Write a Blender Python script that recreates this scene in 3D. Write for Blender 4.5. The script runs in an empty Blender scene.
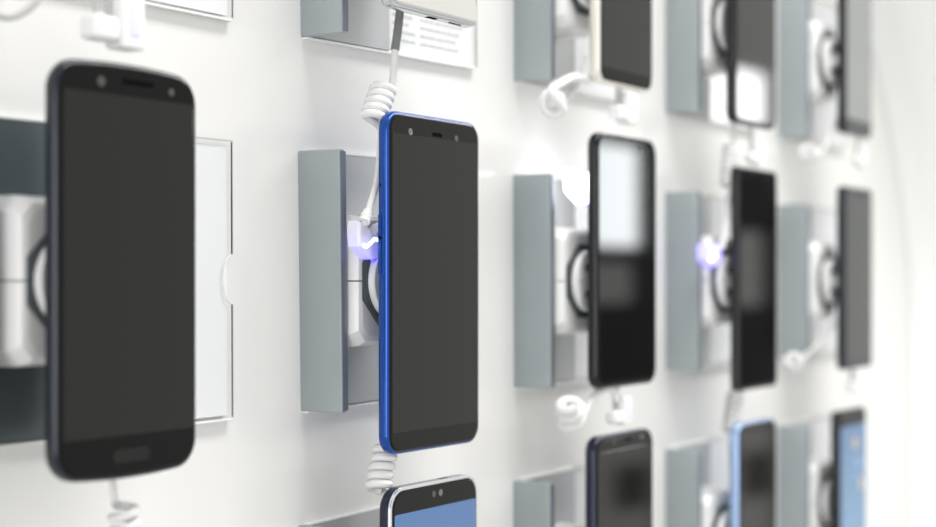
import bpy, bmesh, math, random
from mathutils import Vector, Matrix
random.seed(3)
SC = bpy.context.scene
COL = SC.collection
PI = math.pi
EYE = 1.40            # height of the camera and of the middle row of brackets

# ------------------------------------------------------------------ materials
def mat(name, col, rough=.4, metal=0., spec=.5, emit=None, estr=0., coat=0., noise=0., nscale=40., trans=0.):
    m = bpy.data.materials.new(name); m.use_nodes = True
    nt = m.node_tree; b = nt.nodes['Principled BSDF']
    b.inputs['Base Color'].default_value = (*col, 1)
    b.inputs['Roughness'].default_value = rough
    b.inputs['Metallic'].default_value = metal
    b.inputs['Specular IOR Level'].default_value = spec
    if coat: b.inputs['Coat Weight'].default_value = coat; b.inputs['Coat Roughness'].default_value = .03
    if emit: b.inputs['Emission Color'].default_value = (*emit, 1); b.inputs['Emission Strength'].default_value = estr
    if noise:
        tc = nt.nodes.new('ShaderNodeTexCoord'); n = nt.nodes.new('ShaderNodeTexNoise')
        n.inputs['Scale'].default_value = nscale; n.inputs['Detail'].default_value = 4
        nt.links.new(tc.outputs['Object'], n.inputs['Vector'])
        mx = nt.nodes.new('ShaderNodeMix'); mx.data_type = 'RGBA'
        mx.inputs['A'].default_value = (*[c*(1-noise) for c in col], 1)
        mx.inputs['B'].default_value = (*[min(1, c*(1+noise)) for c in col], 1)
        nt.links.new(n.outputs['Fac'], mx.inputs['Factor'])
        nt.links.new(mx.outputs['Result'], b.inputs['Base Color'])
    return m

def clear_mat(name, tint, fac):
    m = bpy.data.materials.new(name); m.use_nodes = True
    nt = m.node_tree; nt.nodes.clear()
    o = nt.nodes.new('ShaderNodeOutputMaterial')
    t = nt.nodes.new('ShaderNodeBsdfTransparent'); t.inputs['Color'].default_value = (*tint, 1)
    g = nt.nodes.new('ShaderNodeBsdfGlossy'); g.inputs['Roughness'].default_value = .03
    lw = nt.nodes.new('ShaderNodeLayerWeight'); lw.inputs['Blend'].default_value = .5
    pw = nt.nodes.new('ShaderNodeMath'); pw.operation = 'POWER'; pw.inputs[1].default_value = 4
    fr = nt.nodes.new('ShaderNodeMath'); fr.operation = 'MULTIPLY'; fr.inputs[1].default_value = fac
    nt.links.new(lw.outputs['Facing'], pw.inputs[0]); nt.links.new(pw.outputs[0], fr.inputs[0])
    mx = nt.nodes.new('ShaderNodeMixShader')
    nt.links.new(fr.outputs[0], mx.inputs[0]); nt.links.new(t.outputs[0], mx.inputs[1])
    nt.links.new(g.outputs[0], mx.inputs[2]); nt.links.new(mx.outputs[0], o.inputs['Surface'])
    return m

M = {}
M['wall'] = mat('glossy_white_wall_panel', (.80, .797, .785), .16, noise=.012, nscale=3)
M['curve'] = mat('white_curved_panel', (.87, .88, .87), .35, noise=.01, nscale=2)
M['floor'] = mat('pale_floor', (.62, .62, .60), .35, noise=.08, nscale=4)
M['bracket'] = mat('satin_grey_metal', (.355, .395, .41), .3, .35, noise=.04, nscale=60)
M['edge'] = mat('bracket_edge_dark_reflection', (.20, .225, .26), .3, .4, noise=.04, nscale=60)  # darker than the bracket metal: reflection of a dim room put into the colour
M['back'] = mat('grey_back_panel', (.46, .475, .48), .25, .1, noise=.03, nscale=50)
M['back_dark'] = mat('slate_back_panel', (.075, .092, .10), .22, .1, noise=.03, nscale=50)
M['rim'] = mat('bright_acrylic_edge', (.86, .88, .87), .15)
M['rimgrey'] = mat('grey_acrylic_edge', (.50, .53, .52), .2)
M['acrylic'] = clear_mat('clear_acrylic', (.985, .988, .988), .3)
M['paper'] = mat('white_price_card', (.84, .84, .86), .6, noise=.01, nscale=30)
M['ink'] = mat('pale_grey_print', (.58, .58, .59), .7)
M['shell'] = mat('white_plastic', (.79, .79, .79), .32, noise=.01, nscale=30)
M['disc'] = mat('white_disc_plastic', (.78, .78, .78), .3, noise=.01, nscale=30)
M['plate'] = mat('charcoal_plastic', (.045, .055, .06), .4, noise=.1, nscale=80)
M['black'] = mat('black_plastic', (.008, .008, .009), .4)
M['screw'] = mat('steel_screw', (.22, .22, .22), .3, .8)
M['cable'] = mat('white_cable_rubber', (.72, .72, .72), .35, noise=.01, nscale=60)
M['sleeve'] = mat('grey_cable_sleeve', (.20, .20, .205), .45)
M['lead'] = mat('thin_grey_lead', (.42, .42, .42), .45)
M['greycable'] = mat('light_grey_cable', (.60, .60, .59), .4)
M['alarm'] = mat('lit_translucent_plastic', (.70, .70, .82), .3, emit=(.22, .18, 1.0), estr=.25)
nt = M['alarm'].node_tree; tc = nt.nodes.new('ShaderNodeTexCoord'); sp = nt.nodes.new('ShaderNodeSeparateXYZ'); mr = nt.nodes.new('ShaderNodeMapRange')
mr.inputs['From Min'].default_value = .0; mr.inputs['From Max'].default_value = .75; mr.inputs['To Min'].default_value = .55; mr.inputs['To Max'].default_value = .02
nt.links.new(tc.outputs['Generated'], sp.inputs[0]); nt.links.new(sp.outputs['Z'], mr.inputs['Value'])
nt.links.new(mr.outputs['Result'], nt.nodes['Principled BSDF'].inputs['Emission Strength'])
M['alarm_white'] = mat('glaring_white_plastic', (.9, .9, .92), .3, emit=(.93, .95, 1.0), estr=5)
M['alarm_violet'] = mat('violet_lit_plastic', (.6, .6, .9), .3, emit=(.20, .12, 1.0), estr=.9)
M['led'] = mat('white_led', (.9, .9, 1), .3, emit=(.85, .85, 1.0), estr=1.6)
M['ledblue'] = mat('violet_led', (.2, .2, .9), .3, emit=(.07, .05, 1.0), estr=1.2)
M['ledsoft'] = mat('soft_violet_led', (.5, .5, .65), .3, emit=(.42, .37, 1.0), estr=.65)
M['ledhot'] = mat('bright_violet_led', (.8, .8, 1), .3, emit=(.75, .72, 1.0), estr=5)
M['ledstrong'] = mat('overexposed_white_led', (1, 1, 1), .3, emit=(.95, .97, 1.0), estr=6)
M['lens'] = mat('glass_lens', (.12, .12, .12), .08, spec=.8)
M['sensor'] = mat('grey_sensor', (.06, .06, .058), .25)
M['slot'] = mat('dark_slot', (.002, .002, .002), .9, spec=.05)
M['chrome'] = mat('bright_metal', (.75, .77, .80), .15, .9)

def glassy(name, col, rough=.05, spec=.5): return mat(name, col, rough, 0, spec)
M['bezel_black'] = glassy('black_bezel_glass', (.003, .003, .003), spec=.17)
M['bezel_warm'] = glassy('warm_black_bezel_glass', (.004, .0038, .003), spec=.24)
M['bezel_white'] = glassy('pale_grey_bezel_glass', (.50, .495, .475), .12)
M['bezel_key'] = glassy('dark_key_glass', (.006, .006, .006), .12, .3)
M['bezel_slate'] = glassy('slate_bezel_glass', (.018, .021, .022), .1)
M['screen_off'] = glassy('dark_screen', (.0045, .0042, .0034), .06, .4)
M['screen_black'] = glassy('black_screen', (.004, .004, .004), .04)
M['screen_slate'] = glassy('slate_screen', (.04, .045, .043), .12, .42)
M['screen_pale'] = glassy('pale_grey_screen', (.22, .235, .23), .12)

def lit_screen(name, top, bottom, k):
    m = bpy.data.materials.new(name); m.use_nodes = True
    nt = m.node_tree; b = nt.nodes['Principled BSDF']
    b.inputs['Base Color'].default_value = (.01, .01, .012, 1); b.inputs['Roughness'].default_value = .08
    tc = nt.nodes.new('ShaderNodeTexCoord'); sp = nt.nodes.new('ShaderNodeSeparateXYZ')
    mx = nt.nodes.new('ShaderNodeMix'); mx.data_type = 'RGBA'
    mx.inputs['A'].default_value = (*bottom, 1); mx.inputs['B'].default_value = (*top, 1)
    nt.links.new(tc.outputs['Generated'], sp.inputs[0]); nt.links.new(sp.outputs['Z'], mx.inputs['Factor'])
    nt.links.new(mx.outputs['Result'], b.inputs['Emission Color']); b.inputs['Emission Strength'].default_value = k
    return m
M['screen_blue'] = lit_screen('lit_blue_wallpaper', (.10, .22, .47), (.16, .30, .55), .8)
M['screen_sky'] = lit_screen('lit_pale_blue_home_screen', (.13, .27, .50), (.28, .50, .70), .72)
M['icon_tan'] = mat('tan_icon', (.3, .25, .18), .4, emit=(.30, .25, .20), estr=.8)
M['icon_grey'] = mat('grey_blue_icon', (.12, .18, .25), .4, emit=(.12, .20, .33), estr=.9)

def metal(name, col, rough=.2, m=.85): return mat(name, col, rough, m)
M['frame_blue'] = mat('bright_blue_metal', (.001, .055, .31), .22, .6, coat=.3)
M['frame_ink'] = mat('blue_black_frame', (.004, .010, .018), .2, .2, coat=.1)
M['frame_black'] = mat('gloss_black_frame', (.006, .007, .008), .2, .2)
M['frame_pale'] = metal('pale_gold_frame', (.78, .75, .68), .3, .3)
M['frame_silver'] = metal('silver_frame', (.62, .63, .66), .22, .9)
M['frame_navy'] = mat('navy_frame', (.005, .009, .030), .2, .3, coat=.15)
M['frame_ice'] = metal('pale_blue_metal_frame', (.35, .48, .72), .25, .6)
M['frame_slate'] = mat('dark_slate_frame', (.015, .02, .028), .3, .3)

# ------------------------------------------------------------------ mesh helpers
def link(name, bm, m, parent=None, smooth=True):
    me = bpy.data.meshes.new(name)
    bmesh.ops.remove_doubles(bm, verts=bm.verts, dist=1e-7)
    bmesh.ops.recalc_face_normals(bm, faces=bm.faces)
    bm.to_mesh(me); bm.free()
    if smooth:
        me.polygons.foreach_set('use_smooth', [True]*len(me.polygons))
        me.set_sharp_from_angle(angle=math.radians(35))
        me.polygons.foreach_set('use_smooth', [len(p.vertices) == 4 for p in me.polygons])   # caps stay flat
    me.materials.append(m)
    o = bpy.data.objects.new(name, me); COL.objects.link(o)
    if parent: o.parent = parent
    return o

def tag(o, label, cat, group=None):
    o['label'] = label; o['category'] = cat
    if group: o['group'] = group
    return o

def empty(name, loc, label=None, cat=None, group=None):
    o = bpy.data.objects.new(name, None); COL.objects.link(o)
    o.empty_display_size = .01; o.location = loc
    if label: tag(o, label, cat, group)
    return o

def box(bm, x0, x1, y0, y1, z0, z1, bev=0., seg=2):
    r = bmesh.ops.create_cube(bm, size=1)
    vs = r['verts']
    for v in vs:
        v.co = Vector(((x0+x1)/2+v.co.x*(x1-x0), (y0+y1)/2+v.co.y*(y1-y0), (z0+z1)/2+v.co.z*(z1-z0)))
    if bev:
        es = list({e for v in vs for e in v.link_edges})
        bmesh.ops.bevel(bm, geom=es, offset=bev, segments=seg, profile=.6, affect='EDGES')
    return bm

def loft(bm, outline, levels):
    """outline(inset) -> closed list of (x, z); levels: list of (y, inset), first and last capped."""
    rings = []
    for y, ins in levels:
        rings.append([bm.verts.new((x, y, z)) for x, z in outline(ins)])
    n = len(rings[0])
    for a, b in zip(rings, rings[1:]):
        for i in range(n):
            bm.faces.new((a[i], a[(i+1) % n], b[(i+1) % n], b[i]))
    bm.faces.new(rings[0]); bm.faces.new(rings[-1])
    return bm

def rrect(w, h, r, bulge=0., cx=0., cz=0., n=8):
    """rounded rectangle; bulge bows the top and bottom edges outwards"""
    def f(ins):
        ww, hh, rr = w/2-ins, h/2-ins, max(r-ins, .0002)
        pts = []
        for sx, sz, a0 in ((1, 1, 0), (-1, 1, 90), (-1, -1, 180), (1, -1, 270)):
            for i in range(n+1):
                a = math.radians(a0+90*i/n)
                pts.append((sx*(ww-rr)+rr*math.cos(a), sz*(hh-rr)+rr*math.sin(a)))
            if a0 in (0, 180):
                for i in range(1, 10):
                    t = i/10; x = sx*(ww-rr)*(1-2*t)
                    pts.append((x, sz*hh))
        out = []
        for x, z in pts:
            if bulge:
                k = 1-(x/ww)**2
                z += math.copysign(bulge*k, z)*min(1, abs(z)/(hh-rr))*(1 if abs(z) > hh-rr-1e-6 else 0)
            out.append((cx+x, cz+z))
        return out
    return f

def ngon(pts):
    """inset-able convex polygon (counter-clockwise x, z points)"""
    def f(ins):
        n = len(pts); res = []
        for i in range(n):
            p0, p1, p2 = Vector(pts[i-1]), Vector(pts[i]), Vector(pts[(i+1) % n])
            d1, d2 = (p1-p0).normalized(), (p2-p1).normalized()
            n1, n2 = Vector((-d1.y, d1.x)), Vector((-d2.y, d2.x))
            b = (n1+n2); k = b.length_squared
            res.append(tuple(p1+b*(2*ins/k) if k > 1e-9 else p1))
        return res
    return f

def octagon(w, h, c, cx=0., cz=0.):
    a, b = w/2, h/2
    return ngon([(cx+x, cz+z) for x, z in ((a, -b+c), (a, b-c), (a-c, b), (-a+c, b), (-a, b-c), (-a, -b+c), (-a+c, -b), (a-c, -b))])

def circ(r, cx=0., cz=0., n=32):
    return lambda ins: [(cx+(r-ins)*math.cos(2*PI*i/n), cz+(r-ins)*math.sin(2*PI*i/n)) for i in range(n)]

def tube(bm, pts, r, n=10, cap=True):
    P = [Vector(p) for p in pts]
    t0 = (P[1]-P[0]).normalized()
    up = Vector((0, 0, 1)) if abs(t0.z) < .9 else Vector((1, 0, 0))
    u = t0.cross(up).normalized(); rings = []
    for i, p in enumerate(P):
        t = (P[min(i+1, len(P)-1)]-P[max(i-1, 0)]).normalized()
        u = (u-t*u.dot(t)).normalized(); v = t.cross(u)
        rr = r[i] if isinstance(r, (list, tuple)) else r
        rings.append([bm.verts.new(p+(u*math.cos(2*PI*k/n)+v*math.sin(2*PI*k/n))*rr) for k in range(n)])
    for a, b in zip(rings, rings[1:]):
        for k in range(n): bm.faces.new((a[k], a[(k+1) % n], b[(k+1) % n], b[k]))
    if cap: bm.faces.new(rings[0]); bm.faces.new(rings[-1])
    return bm

def smooth_path(pts, per=8):
    P = [Vector(p) for p in pts]; Q = [P[0]*2-P[1]]+P+[P[-1]*2-P[-2]]; out = []
    for i in range(1, len(Q)-2):
        a, b, c, d = Q[i-1:i+3]
        for k in range(per):
            t = k/per
            out.append(.5*((2*b)+(c-a)*t+(2*a-5*b+4*c-d)*t*t+(3*b-a-3*c+d)*t**3))
    out.append(P[-1]); return out

def helix(a, b, r, turns, per=20, phase=0., r2=None):
    a, b = Vector(a), Vector(b); t = (b-a).normalized()
    ref = Vector((0, -1, 0)) if abs(t.y) < .9 else Vector((1, 0, 0))
    u = (ref-t*ref.dot(t)).normalized(); v = t.cross(u)
    n = int(turns*per); r2 = r if r2 is None else r2
    return [a.lerp(b, i/n)+(u*math.cos(2*PI*turns*i/n+phase)+v*math.sin(2*PI*turns*i/n+phase))*(r+(r2-r)*i/n) for i in range(n+1)]

# ------------------------------------------------------------------ the setting
def struct(name, bm, m, smooth=False):
    o = link(name, bm, m, None, smooth); o['kind'] = 'structure'; return o

bm = bmesh.new(); box(bm, -1.2, 2.2, 0, .03, 0, 2.6); struct('wall_back', bm, M['wall'])
bm = bmesh.new(); box(bm, -1.2, 4.6, -2.6, .03, -.04, 0); struct('floor', bm, M['floor'])

def joint(z):
    """where the curved end panel meets the display wall: leaning in towards the top"""
    dz = z-(EYE-.02)
    return 1.578-(1.18*max(0, dz)**1.62)
bm = bmesh.new(); rows = []
for i in range(53):
    z = 2.55*i/52; x = max(joint(z), .95); prof = []
    R = .022
    for k in range(9):
        a = PI/2*k/8
        prof.append((x-R+R*math.sin(a)+.006, -R+R*math.cos(a)))
    prof += [(x+.007, -.05), (x+.009, -.075), (x+.014, -.088), (x+.024, -.096), (x+.04, -.10), (2.2, -.10), (2.2, 0)]
    rows.append([bm.verts.new((px, py-.0005, z)) for px, py in prof])
n = len(rows[0])
for a, b in zip(rows, rows[1:]):
    for k in range(n): bm.faces.new((a[k], a[(k+1) % n], b[(k+1) % n], b[k]))
bm.faces.new(rows[0]); bm.faces.new(rows[-1])
struct('wall_right', bm, M['curve'], True)

# unseen, across the aisle: dark blocks and glowing panels added for screens to mirror
M['dark_block'] = mat('dark_mirrored_block', (.006, .006, .007), .6)
M['pane'] = mat('added_glow_pane', (.8, .8, .8), .4, emit=(.93, .98, 1.0), estr=8.0)
M['pane_lamp'] = mat('lit_lamp_panel', (.9, .9, .9), .4, emit=(1, 1, 1), estr=9)

YO = -2.05
def mirrored_blocks(name, boxes, m):
    bm = bmesh.new()
    for x0, x1, z0, z1 in boxes: box(bm, x0, x1, YO-.04, YO, EYE+z0 if z0 > -9 else 0, EYE+z1, .004)
    return struct(name, bm, m)
M['frame_white'] = mat('white_panel_frame', (.7, .7, .7), .4)
mirrored_blocks('mirrored_block_1', [(4.87, 5.12, -.12, .62), (4.78, 5.12, -.42, -.10), (4.50, 4.80, -.42, -.075), (4.50, 4.92, .062, .11), (4.74, 4.93, -.79, -.64), (5.06, 5.10, -9, -.3)], M['dark_block'])  # unseen blocks shaped to put dark patches in the screen reflections
mirrored_blocks('mirrored_block_2', [(5.60, 6.25, .20, .47), (5.60, 6.25, -.55, -.10), (6.06, 6.25, -.3, .3), (5.85, 6.06, -.88, -.70), (6.18, 6.23, -9, -.2)], M['dark_block'])
bm = bmesh.new(); box(bm, 4.53, 4.84, YO-.03, YO, EYE+.12, EYE+.46); struct('mirrored_glow_panel', bm, M['pane'])  # added glow that gives the third-column screen its bright reflection
bm = bmesh.new(); box(bm, 5.67, 5.98, YO-.03, YO, EYE+.63, EYE+.84); struct('mirrored_lamp_panel', bm, M['pane_lamp'])  # unseen lamp panel, added to show low in an upper screen

# ------------------------------------------------------------------ phones
FY = -.0487                                                  # how far the glass fronts stand off the wall
def phone(cx, z0, W, H, T, r, frame, bezel, screen, label, chin=.010, brow=.010, side=.0028, bulge=0., rim=None,
          extras=(), dy=0., group='smartphones on the display wall'):
    root = empty('smartphone', (cx, FY+T/2+dy, EYE+z0), label, 'phone', group)
    zc = H/2
    ro = rrect(W, H, r, bulge, 0, zc)
    f0 = -T/2                                                # glass front plane
    e = min(.0026, T*.33)
    lv = [(f0+.0006, .0012), (f0+.0010, .0006), (f0+.0018, .00015), (f0+.0026, 0), (T/2-e, 0), (T/2-e*.6, .0005), (T/2-e*.25, .0014), (T/2, .003)]
    link('frame', loft(bmesh.new(), ro, lv), M[frame], root)
    if rim:
        link('rim', loft(bmesh.new(), ro, [(f0+.0004, .0014), (f0+.0002, .0008), (f0+.0006, .0001), (f0+.0012, -.00012), (f0+.0018, -.00005), (f0+.0019, .0006)]), M[rim], root)
    gl = link('front_glass', loft(bmesh.new(), ro, [(f0+.0012, .0014), (f0+.0005, .0013), (f0+.0002, .0017), (f0, .0026)]), M[bezel], root)
    sh = H-chin-brow
    sc = rrect(W-2*side, sh, max(.0012, r-side-.001) if chin < .006 else .0012, 0, 0, chin+sh/2)
    scr = link('screen', loft(bmesh.new(), sc, [(f0+.0003, 0), (f0-.00008, 0), (f0-.00012, .0002)]), M[screen], root)
    for ex in extras:
        k = ex[0]
        if k == 'cam':
            _, x, z, rr, m = ex
            c = link('camera_lens', loft(bmesh.new(), circ(rr, x, z, 20), [(f0+.0003, 0), (f0-.00015, 0), (f0-.0002, rr*.3)]), M[m], root)
        elif k == 'sensor':
            _, x, z, rr, m = ex
            link('sensor', loft(bmesh.new(), circ(rr, x, z, 16), [(f0+.0003, 0), (f0-.00015, 0), (f0-.0002, rr*.3)]), M[m], root)
        elif k == 'ear':
            _, x, z, w, h = ex
            link('earpiece', loft(bmesh.new(), rrect(w, h, h*.45, 0, x, z, 4), [(f0+.0003, 0), (f0-.00012, 0)]), M['slot'], root)
        elif k == 'home':
            _, x, z, w, h = ex
            link('fingerprint_key', loft(bmesh.new(), rrect(w, h, h*.48, 0, x, z, 6), [(f0+.0003, 0), (f0-.0003, 0), (f0-.00035, .0004), (f0-.0001, .0009)]), M['bezel_key'], root)
        elif k == 'key':
            _, z, ln = ex
            link('side_key', box(bmesh.new(), -W/2-.0004, -W/2+.001, .0003, .0022, z-ln/2, z+ln/2, .0002), M[frame], root)
        elif k == 'hole':
            _, z = ex
            b2 = bmesh.new(); tube(b2, [(-W/2-.0001, .0012, z), (-W/2+.001, .0012, z)], .0006, 10); link('sim_pin_hole', b2, M['slot'], root)
        elif k == 'ports':
            b2 = bmesh.new(); box(b2, -.0045, .0045, -.0015, .0015, -.0002, .0012, .0008); link('charging_port', b2, M['slot'], root)
            for i in range(5):
                b2 = bmesh.new(); tube(b2, [(.016+i*.0022, 0, -.0002), (.016+i*.0022, 0, .001)], .0008, 8); link('speaker_hole', b2, M['slot'], root)
        elif k == 'toplug':
            _, x = ex
            b2 = bmesh.new(); box(b2, x-.004, x+.004, -.001, .001, H-.001, H+.00015, .0006); link('headphone_port', b2, M['slot'], root)
        elif k == 'icon':
            _, x, z, s, m = ex
            link('app_icon', loft(bmesh.new(), rrect(s, s, s*.2, 0, x, z, 4), [(f0, 0), (f0-.0002, 0)]), M[m], scr)
    return root

# middle row
phone(.4240, -.0728, .0737, .1532, .0083, .0105, 'frame_ink', 'bezel_black', 'screen_off',
      'large black phone with bowed rounded ends, nearest at left in the middle row', chin=.0145, brow=.0105, bulge=.0022,
      extras=[('cam', -.0155, .1470, .0019, 'sensor'), ('ear', .0035, .1482, .0165, .0022), ('sensor', .0215, .1466, .0015, 'sensor'),
              ('home', 0, .0068, .0195, .0052)])
phone(.6310, -.0826, .0805, .1635, .0075, .0092, 'frame_blue', 'bezel_warm', 'screen_off',
      'sharp black-faced phone with a bright blue metal edge', chin=.0105, brow=.0108,
      extras=[('cam', -.0225, .1543, .0017, 'lens'), ('ear', .0005, .1545, .0085, .0019), ('sensor', .0175, .1541, .0016, 'sensor'),
              ('key', .108, .012), ('key', .095, .018), ('hole', .128)])
phone(.838, -.0636, .0785, .1512, .0080, .0085, 'frame_black', 'bezel_black', 'screen_black',
      'glossy black phone with a bright window mirrored in its upper screen', chin=.004, brow=.004, side=.0018,
      extras=[('cam', .012, .1440, .0012, 'sensor')])
phone(1.0435, -.0772, .0705, .1575, .0080, .0035, 'frame_black', 'bezel_black', 'screen_black',
      'square-cornered black phone right of the violet glowing sensor', chin=.004, brow=.006, side=.0018,
      extras=[('ear', 0, .1515, .010, .0012)])
phone(1.2610, -.0730, .0690, .1510, .0085, .0050, 'frame_slate', 'bezel_slate', 'screen_slate',
      'slate grey phone farthest to the right in the middle row', chin=.010, brow=.009, side=.0025,
      extras=[('ear', 0, .1445, .010, .0014)])
# upper row, cut by the top of the photo
tilted = phone(.6190, .1272, .0745, .1500, .0085, .0050, 'frame_silver', 'bezel_white', 'screen_pale',
      'silver phone with a pale front and ports underneath, above the blue-edged phone', chin=.022, brow=.016, dy=-.0095,
      extras=[('ports',)])
tilted.rotation_euler.x = math.radians(-7)                   # leans back on its holder
phone(.837, .1172, .0700, .1480, .0085, .0075, 'frame_pale', 'bezel_black', 'screen_off',
      'dark-faced phone with a pale cream edge at the top of the third column', chin=.0085, brow=.009, side=.0018)
phone(1.0390, .1105, .0755, .1500, .0085, .0075, 'frame_black', 'bezel_black', 'screen_black',
      'black phone with a white lamp mirrored low in its screen', chin=.003, brow=.004, side=.002)
phone(1.2610, .1210, .0665, .1500, .0085, .0060, 'frame_black', 'bezel_slate', 'screen_pale',
      'phone with a pale grey screen in a dark frame at the top right', chin=.0125, brow=.010, side=.002)
# lower row, cut by the bottom of the photo
phone(.6310, -.2530, .0765, .1545, .0085, .0105, 'frame_navy', 'bezel_warm', 'screen_blue',
      'navy phone with a silver rim and plain blue lit screen', chin=.012, brow=.0125, rim='chrome',
      extras=[('cam', .0035, .1485, .0017, 'lens'), ('sensor', -.0025, .1485, .0016, 'sensor'), ('toplug', .012)])
phone(.835, -.2388, .0765, .1475, .0085, .0090, 'frame_navy', 'bezel_warm', 'screen_off',
      'navy-edged dark phone below the hanging white plug in the third column', chin=.010, brow=.0095, side=.0025,
      extras=[('sensor', -.016, .1432, .0014, 'sensor'), ('ear', .003, .1432, .0085, .0016), ('cam', .021, .1432, .0016, 'lens')])
phone(1.0425, -.2500, .0705, .1500, .0085, .0085, 'frame_ice', 'bezel_warm', 'screen_off',
      'dark-faced phone with a shiny pale blue metal edge', chin=.008, brow=.006, side=.0022)
phone(1.2460, -.2555, .0675, .1500, .0085, .0050, 'frame_black', 'bezel_black', 'screen_sky',
      'phone showing a pale blue home screen with small icons', chin=.010, brow=.0135, side=.0028,
      extras=[('cam', -.020, .1445, .0022, 'sensor')]
      + [('icon', x, z, .010, m) for x, z, m in ((.004, .1215, 'icon_tan'), (.003, .104, 'icon_grey'), (.015, .104, 'icon_grey'), (.003, .096, 'icon_grey'), (.019, .0865, 'icon_tan'),
                                                  (-.016, .0625, 'icon_grey'), (-.010, .068, 'icon_grey'), (-.018, .050, 'icon_grey'), (-.004, .058, 'icon_grey'))])

# ------------------------------------------------------------------ wall brackets, phone holders, price cards
UX = [.379, .5843, .7845, .9915, 1.2025]
UH = .0630
def bracket(x, zc, tilt, label, back='back', ext=0.):
    root = empty('display_bracket', (x, 0, EYE+zc), label, 'bracket', 'grey wall brackets holding the phones')
    root.rotation_euler = (0, math.radians(tilt), 0)
    sp = link('side_panel', box(bmesh.new(), -ext, .0046-ext, -.0250, .0006, -UH, UH, .0012, 3), M['bracket'], root)
    link('front_edge', box(bmesh.new(), .0006-ext, .0052-ext, -.0254, -.0240, -UH+.001, UH-.001, .0006), M['edge'], sp)
    link('back_panel', box(bmesh.new(), .0045-ext, .0700, -.0030, .0006, -UH+.0006, UH-.0006, .0004), M[back], root)
    # clear pocket for the price card, with a thumb notch in its right edge
    bm = bmesh.new(); a, b = .0702, .1535; nr = .0112; pts = [(a, -UH+.001), (b, -UH+.001)]
    for i in range(13):
        t = -PI/2-PI*i/12
        pts.append((b+nr*.55*math.cos(t), nr*math.sin(t)))
    pts += [(b, UH-.001), (a, UH-.001)]
    fr = [bm.verts.new((px, -.0034, pz)) for px, pz in pts]; bk = [bm.verts.new((px, -.0024, pz)) for px, pz in pts]
    bm.faces.new(fr); bm.faces.new(bk[::-1])
    for i in range(len(pts)): bm.faces.new((fr[i], fr[(i+1) % len(pts)], bk[(i+1) % len(pts)], bk[i]))
    pk = link('card_pocket', bm, M['acrylic'], root)
    bm = bmesh.new(); tube(bm, [(px, -.0031, pz) for px, pz in pts[2:15]], .0003, 6); link('notch_edge', bm, M['rim'], pk)
    bm = bmesh.new(); box(bm, .0010-ext, .1537, -.0036, .0006, -UH-.0011, -UH, .0003); link('edge_strip', bm, M['rim'], root)
    bm = bmesh.new(); box(bm, .0048-ext, .0700, -.0032, .0006, UH-.0006, UH+.0003); link('edge_strip', bm, M['rim'], root)
    bm = bmesh.new(); box(bm, .0702, .1537, -.0034, -.0024, UH-.0006, UH+.0001); link('edge_strip', bm, M['rimgrey'], root)
    for z0, z1 in ((-UH, -nr), (nr, UH)):
        bm = bmesh.new(); box(bm, .1535, .1539, -.0034, -.0024, z0, z1); link('edge_strip', bm, M['rimgrey'], root)
    return root

def price_card(x, zc, tilt, label, text=False):
    c = empty('price_card', (x+.1105, -.0018, EYE+zc-UH+.002), label, 'price card', 'white price cards in the clear pockets')
    c.rotation_euler = (0, math.radians(tilt), 0)
    link('card', box(bmesh.new(), -.0395, .0408, -.0003, .0003, 0, 2*UH-.004), M['paper'], c)
    if text:
        bm = bmesh.new(); z = .1185
        while z > .005:
            for x0, x1 in ((-.036, -.014), (-.010, .036)) if (z < .036 or z > .1) else ((-.036, .036),):
                xx = x0; end = x1-random.random()*.012
                while xx < end:
                    w = min(.002+random.random()*.007, end-xx)
                    if w > .001: box(bm, xx, xx+w, -.0005, -.0002, z, z+.0013)
                    xx += w+.0012
            z -= .0043
        link('printed_text', bm, M['ink'], c, False)
    return c

def holder(x, zc, label):
    root = empty('phone_holder', (x+.032, -.003, EYE+zc-.032), label, 'phone holder', 'white recoiler holders between bracket and phone')
    Z = .032
    def half(s, nm):
        w, h, c = .058, .064, .011; a, b = w/2, h/2
        l, d = -.0256, .006
        if s > 0: pts = [(a, .0003), (a, b-c), (a-c, b), (l+d, b), (l, b-d), (l, .0003)]
        else: pts = [(a, -b+c), (a, -.0003), (l, -.0003), (l, -b+d), (l+d, -b), (a-c, -b)]
        pts = [(p, q+Z) for p, q in pts]
        if s > 0: f = lambda i: [(px*(1-i*1.6/.029), Z+.0003+(pz-Z-.0003)*(1-i*1.6/.032)) for px, pz in pts]
        else: f = lambda i: [(px*(1-i*1.6/.029), Z-.0003+(pz-Z+.0003)*(1-i*1.6/.032)) for px, pz in pts]
        link(nm, loft(bmesh.new(), f, [(0, 0), (-.018, 0), (-.0235, .0006), (-.0262, .0018), (-.027, .0034)]), M['shell'], root)
    half(1, 'upper_shell'); half(-1, 'lower_shell')
    pl = link('mount_plate', loft(bmesh.new(), octagon(.044, .044, .013, 0, Z), [(-.0272, .0004), (-.0276, 0), (-.0296, 0), (-.0300, .0004)]), M['plate'], root)
    link('disc', loft(bmesh.new(), circ(.0185, -.0022, Z, 40), [(-.0301, 0), (-.0332, 0), (-.0337, .0005)]), M['disc'], root)
    link('screw', loft(bmesh.new(), circ(.0010, -.0157, Z, 14), [(-.0336, 0), (-.0340, .0002)]), M['screw'], root)
    link('mount_pad', loft(bmesh.new(), circ(.0085, .004, Z, 24), [(-.0337, 0), (-.0378, 0)]), M['disc'], root)
    for s in (-1, 1):
        link('clip', box(bmesh.new(), -.0110, -.0055, -.0378, -.0336, Z+s*.008-.0022, Z+s*.008+.0022, .0004), M['black'], root)
    return root

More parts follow.
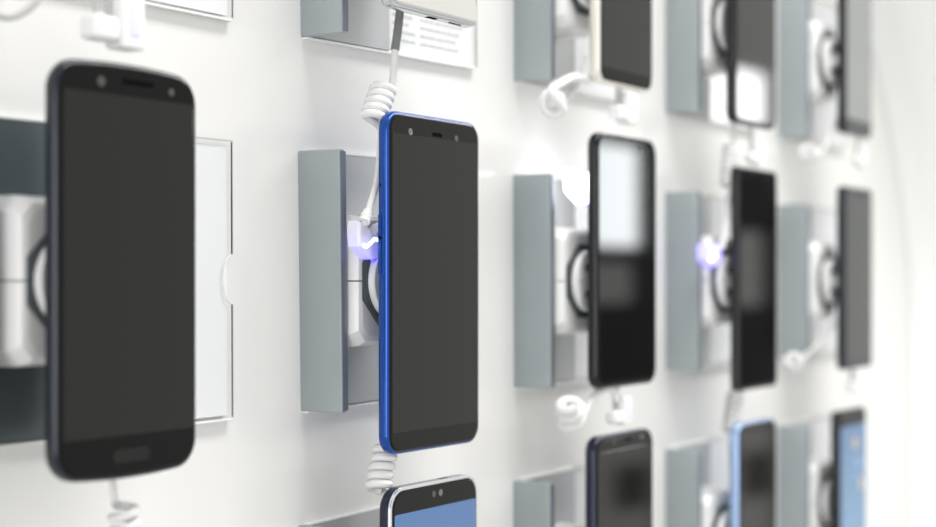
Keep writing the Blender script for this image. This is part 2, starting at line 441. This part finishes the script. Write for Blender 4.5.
SHORT = {(0, 0): 'the large black phone with bowed ends', (1, 0): 'the bright blue-edged phone', (2, 0): 'the black phone mirroring a bright window',
         (3, 0): 'the square-cornered black phone', (4, 0): 'the slate grey phone at far right', (0, 1): None,
         (1, 1): 'the silver phone with the pale front', (2, 1): 'the cream-edged phone', (3, 1): 'the phone mirroring a white lamp',
         (4, 1): 'the pale grey screened phone at top right', (1, -1): 'the navy phone with the plain blue screen',
         (2, -1): 'the navy-edged dark phone below the white plug', (3, -1): 'the phone with the pale blue metal edge', (4, -1): 'the phone showing a home screen with icons'}
TILT = [-.3, -1.0, -.4, -.3, 0]
for (c, r), s in SHORT.items():
    zc = r*.1812
    if (c, r) == (0, 1):
        lb = 'wall bracket at the top left edge of the photo, only its clear lower lip showing'
        lc = 'white price card at the top left, above the large black phone'
        lh = None
    else:
        lb = 'satin grey metal wall bracket behind %s' % s
        lc = 'price card behind %s' % s.replace('the black phone mirroring', 'the phone mirroring')
        lh = 'white plastic holder with dark eight-sided plate carrying %s' % s
        if (c, r) == (0, 0): lc = 'blank price card in the notched pocket right of %s' % s
        if (c, r) == (1, 1): lc = 'price card with lines of grey print beneath %s' % s
    bracket(UX[c], zc, TILT[c], lb, *(('back_dark', .0055) if c == 0 else ()))
    price_card(UX[c], zc, TILT[c], lc, (c, r) == (1, 1))
    if lh: holder(UX[c], zc, lh)

# ------------------------------------------------------------------ lit alarm sensors on the holders
def alarm(x, y, z, label, led='led', scale=1., body='alarm', xs=1.):
    root = empty('alarm_sensor', (x, y, EYE+z), label, 'alarm sensor', 'lit alarm sensors')
    pts = [(-.014, .0095), (-.0085, .0080), (0, .0030), (.0085, .0080), (.014, .0095), (.0150, .004), (.014, -.0028), (.0035, -.0082), (0, -.0088), (-.0035, -.0082), (-.014, -.0028), (-.0150, .004)]
    pts = [(a*scale*xs, b*scale) for a, b in pts]
    f = lambda i: [(a*(1-i/.014), b*(1-i/.011)) for a, b in pts]
    link('body', loft(bmesh.new(), f, [(.0036, 0), (-.0016, 0), (-.0028, .0004), (-.0034, .0012)]), M[body], root)
    sq = [(-.0095, -.0034, -.0020), (-.0070, -.0034, -.0028), (-.0035, -.0034, -.0012), (-.0005, -.0034, .0008), (.0030, -.0034, .0006)]
    bm = bmesh.new(); tube(bm, smooth_path([(a*scale, b, c*scale) for a, b, c in sq]), .0009*scale, 8); link('led_strip', bm, M[led], root)
    bm = bmesh.new(); tube(bm, [(a*scale, -.0006, c*scale) for a, c in ((.0015, -.0092), (.007, -.0072), (.013, -.0042))], .0010*scale, 8); link('blue_lamp', bm, M['ledblue'], root)
    return root
alarm(.5945, -.0345, .0190, 'chevron-shaped white sensor glowing violet left of the blue-edged phone', xs=.84)
alarm(.9850, -.0365, .0170, 'small sensor with a brilliant violet light left of the square-cornered phone', 'ledhot', .85, 'alarm_violet')
alarm(.8150, -.0300, .0560, 'sensor glaring white behind the phone that mirrors a bright window', 'ledstrong', 1.1, 'alarm_white')

# ------------------------------------------------------------------ cables and hanging plugs
def world(pts): return [(x, y, z+EYE) for x, y, z in pts]
def cable(label, parts, group='white tether cables'):
    base = parts[0][1][-1] if not isinstance(parts[0][1][-1], Vector) else tuple(parts[0][1][-1])
    root = empty('coiled_cable', (base[0], base[1], base[2]+EYE), label, 'cable', group)
    for nm, pts, r, m in parts:
        bm = bmesh.new()
        tube(bm, [Vector(p)-Vector(base) for p in pts], r, 10)
        link(nm, bm, M[m], root)
    return root
def S(p, per=8): return smooth_path(p, per)

y = -.0368
h = helix((.6030, y, .0930), (.5945, y, .0770), .0048, 4.6, phase=-PI/2)
cable('white coiled cable with a grey sleeve rising to the silver phone', [
    ('coil', h, .0021, 'cable'),
    ('lead', S([tuple(h[0]), (.6092, -.0375, .0960), (.6110, -.0372, .1040), (.6120, -.0372, .1135)]), .0018, 'cable'),
    ('sleeve', S([(.6118, -.0372, .1120), (.6140, -.0372, .1210), (.6168, -.0368, .1330), (.6180, -.0368, .1450)]), .0021, 'sleeve'),
    ('tail', S([tuple(h[-1]), (.5990, -.0375, .0735), (.5998, -.0372, .0660), (.5985, -.0375, .0560), (.5952, -.0378, .0450), (.5905, -.0382, .0365), (.5872, -.0386, .0298), (.5850, -.0388, .0270)]), .0017, 'cable'),
    ('strain_relief', [(.5885, -.0384, .0332), (.5872, -.0385, .0312), (.5871, -.0385, .0311), (.5862, -.0386, .0297), (.5861, -.0386, .0296), (.5848, -.0387, .0279)], [.0024, .0024, .0029, .0029, .0026, .0030], 'cable'),
])
h = helix((.6050, y, -.0795), (.5985, y, -.1000), .0046, 5, phase=-PI/2)
cable('white coiled cable hanging below the blue-edged phone', [
    ('coil', h, .0021, 'cable'),
    ('lead', S([tuple(h[0]), (.6085, -.0375, -.0760), (.6110, -.0375, -.0690), (.6130, -.0375, -.0600)]), .0018, 'cable'),
    ('tail', S([tuple(h[-1]), (.6040, -.0372, -.1025), (.6120, -.0372, -.1060), (.6170, -.0372, -.1180)]), .0018, 'cable'),
])
h = helix((.4315, y, -.0875), (.4330, y, -.1110), .0048, 5, phase=PI)
cable('white coiled cable hanging below the large black phone with bowed ends', [
    ('coil', h, .0018, 'cable'),
    ('lead', S([tuple(h[0]), (.4262, -.0372, -.0830), (.4255, -.0372, -.0770), (.4260, -.0372, -.0640), (.4260, -.0372, -.0500)]), .0014, 'cable'),
    ('tail', S([tuple(h[-1]), (.4330, -.0350, -.1170), (.4335, -.0200, -.1230), (.4335, .0010, -.1240)]), .0016, 'cable'),
])
# third column, upper row: coil seen end-on
h = helix((.7560, -.0440, .0985), (.7720, -.0330, .1035), .0056, 3, phase=.5)
cable('white looped cable under the cream-edged phone', [
    ('coil', h, .0022, 'cable'),
    ('lead', S([tuple(h[0]), (.7530, -.0440, .1060), (.7660, -.0420, .1120), (.7860, -.0395, .1180), (.8050, -.0385, .1190), (.8160, -.0385, .1230), (.8180, -.0380, .1330)]), .0026, 'cable'),
    ('tail', S([tuple(h[-1]), (.7850, -.0345, .1030), (.7950, -.0360, .1120), (.8010, -.0375, .1240), (.8040, -.0375, .1330)]), .0013, 'greycable'),
])
# third column, middle row
h = helix((.7790, -.0410, -.0700), (.7890, -.0370, -.0830), .0058, 2.6, phase=.5)
cable('white coil and arching cable under the black phone mirroring a bright window', [
    ('coil', h, .0030, 'cable'),
    ('lead', S([tuple(h[-1]), (.7910, -.0400, -.0820), (.8000, -.0410, -.0740), (.8090, -.0420, -.0672), (.8220, -.0425, -.0640), (.8300, -.0430, -.0665), (.8330, -.0430, -.0720)]), .0024, 'cable'),
])
h = helix((1.0205, y, .0960), (1.0150, y, .0665), .0046, 7)
cable('white coiled cable at the top corner of the square-cornered black phone', [
    ('coil', h, .0017, 'cable'),
    ('tail', S([tuple(h[-1]), (1.0140, -.0372, .0580), (1.0100, -.0372, .0430), (1.0040, -.0382, .0300), (1.0000, -.0388, .0225)]), .0022, 'cable'),
    ('lead', S([tuple(h[0]), (1.0230, -.0372, .1030), (1.0260, -.0375, .1120), (1.0270, -.0375, .1230)]), .0015, 'cable'),
])
h = helix((1.0300, y, -.0800), (1.0190, y, -.1070), .0050, 6)
cable('thin grey coiled cable between the square-cornered phone and the pale blue-edged phone', [
    ('coil', h, .0016, 'greycable'),
    ('lead', S([tuple(h[0]), (1.0320, -.0372, -.0740), (1.0340, -.0375, -.0650), (1.0350, -.0375, -.0560)]), .0014, 'greycable'),
    ('tail', S([tuple(h[-1]), (1.0180, -.0372, -.1150), (1.0200, -.0372, -.1260), (1.0230, -.0372, -.1380)]), .0014, 'cable'),
])
h = helix((1.1240, -.0430, -.0600), (1.1420, -.0380, -.0650), .0050, 3)
cable('white coil and grey lead reaching down-left from the slate grey phone', [
    ('coil', h, .0022, 'cable'),
    ('lead', S([tuple(h[-1]), (1.1600, -.0370, -.0620), (1.1900, -.0370, -.0520), (1.2180, -.0370, -.0420), (1.2300, -.0375, -.0330)]), .0018, 'lead'),
])
h = helix((1.165, -.0400, .1030), (1.178, -.0360, .0980), .0050, 3)
cable('blurred white coil left of the pale grey screened phone at top right', [
    ('coil', h, .0020, 'cable'),
    ('lead', S([tuple(h[-1]), (1.195, -.0365, .1010), (1.215, -.0370, .1120), (1.232, -.0375, .1250), (1.240, -.0378, .1350)]), .0016, 'greycable'),
])
# far upper left: a dangling loop of the bracket above the picture
cable('pale lilac-grey cable loop at the top left corner of the photo', [
    ('loop', S([(.3640, -.030, .1100), (.3700, -.030, .0985), (.3790, -.030, .0955), (.3880, -.030, .0985), (.3960, -.030, .1060), (.4000, -.030, .1200), (.4010, -.006, .1350)]), .0013, 'lead'),
    ('coil', helix((.3655, -.034, .1010), (.3710, -.024, .1010), .0050, 2.5), .0020, 'cable'),
])

def plug(x, y, z, label, s=1., led='ledsoft'):
    root = empty('charging_plug', (x, y, EYE+z), label, 'charging plug', 'hanging white charging plugs')
    k = s
    b = link('body', box(bmesh.new(), -.0005*k, .0105*k, -.0045*k, .0045*k, 0, .0185*k, .0016*k, 3), M['shell'], root)
    link('knob', box(bmesh.new(), -.0125*k, .0000, -.0042*k, .0042*k, .0016*k, .0100*k, .0026*k, 3), M['shell'], root)
    link('led_window', box(bmesh.new(), .0030*k, .0072*k, -.0049*k, -.0043*k, .0045*k, .0145*k, .0002), M[led], root)
    for xx in (-.0080*k, -.0030*k):
        bm = bmesh.new(); tube(bm, smooth_path([(xx, 0, .0085*k), (xx+.0006, .0004, .0145*k), (xx+.0022, .0008, .0215*k), (xx+.003, .0008, .0300*k)]), .0008*k, 8); link('lead_wire', bm, M['lead'], root)
    return root
plug(.4215, -.0420, .0885, 'white plug with a violet light hanging above the large black phone', 1.15)
plug(.8420, -.0430, .0955, 'white plug with a violet light hanging under the cream-edged phone', 1.05)
plug(.8370, -.0430, -.0875, 'white plug with a violet light hanging under the black phone mirroring a bright window', .92)
plug(1.2600, -.0440, -.0930, 'small blurred plug hanging under the slate grey phone', .9)
plug(1.0450, -.0440, .0830, 'small blurred plug hanging under the phone mirroring a white lamp', .9)
plug(1.2740, -.0440, .0960, 'small blurred plug hanging under the pale grey screened phone at top right', .9)

# ------------------------------------------------------------------ light
w = bpy.data.worlds.new('shop_light'); SC.world = w; w.use_nodes = True
bg = w.node_tree.nodes['Background']; bg.inputs['Color'].default_value = (1.0, .995, .975, 1); bg.inputs['Strength'].default_value = .76

def area(name, loc, rot, sx, sy, e, col=(1, 1, 1)):
    l = bpy.data.lights.new(name, 'AREA'); l.shape = 'RECTANGLE'; l.size = sx; l.size_y = sy; l.energy = e; l.color = col
    o = bpy.data.objects.new(name, l); COL.objects.link(o); o.location = loc; o.rotation_euler = rot; return o
area('ceiling_strip_light', (1.8, -.66, 2.75), (math.radians(18), 0, 0), 3.2, .35, 50, (1, .99, .96))

d = Vector((1.3, 0, 1.5))-Vector((-4.0, -1.5, 1.35))
area('left_fill_light', (-4.0, -1.5, 1.35), d.to_track_quat('-Z', 'Y').to_euler(), 2.0, 2.0, 62, (1, 1, 1))  # added fill brightening bracket sides and the curved panel, no known source

# ------------------------------------------------------------------ camera
cd = bpy.data.cameras.new('camera'); cam = bpy.data.objects.new('camera', cd); COL.objects.link(cam)
cam.location = (0, -.475, EYE); cam.rotation_euler = (PI/2, 0, -math.radians(90-32.88))
cd.sensor_width = 36; cd.sensor_fit = 'HORIZONTAL'; cd.lens = 1547/936*36
cd.shift_y = 17.5/936; cd.clip_start = .02; cd.clip_end = 50
cd.dof.use_dof = True; cd.dof.focus_distance = .722; cd.dof.aperture_fstop = 5.0
SC.camera = cam

SC.view_settings.view_transform = 'Standard'; SC.view_settings.look = 'None'
SC.view_settings.gamma = 1; SC.view_settings.use_curve_mapping = False; SC.view_settings.exposure = .15
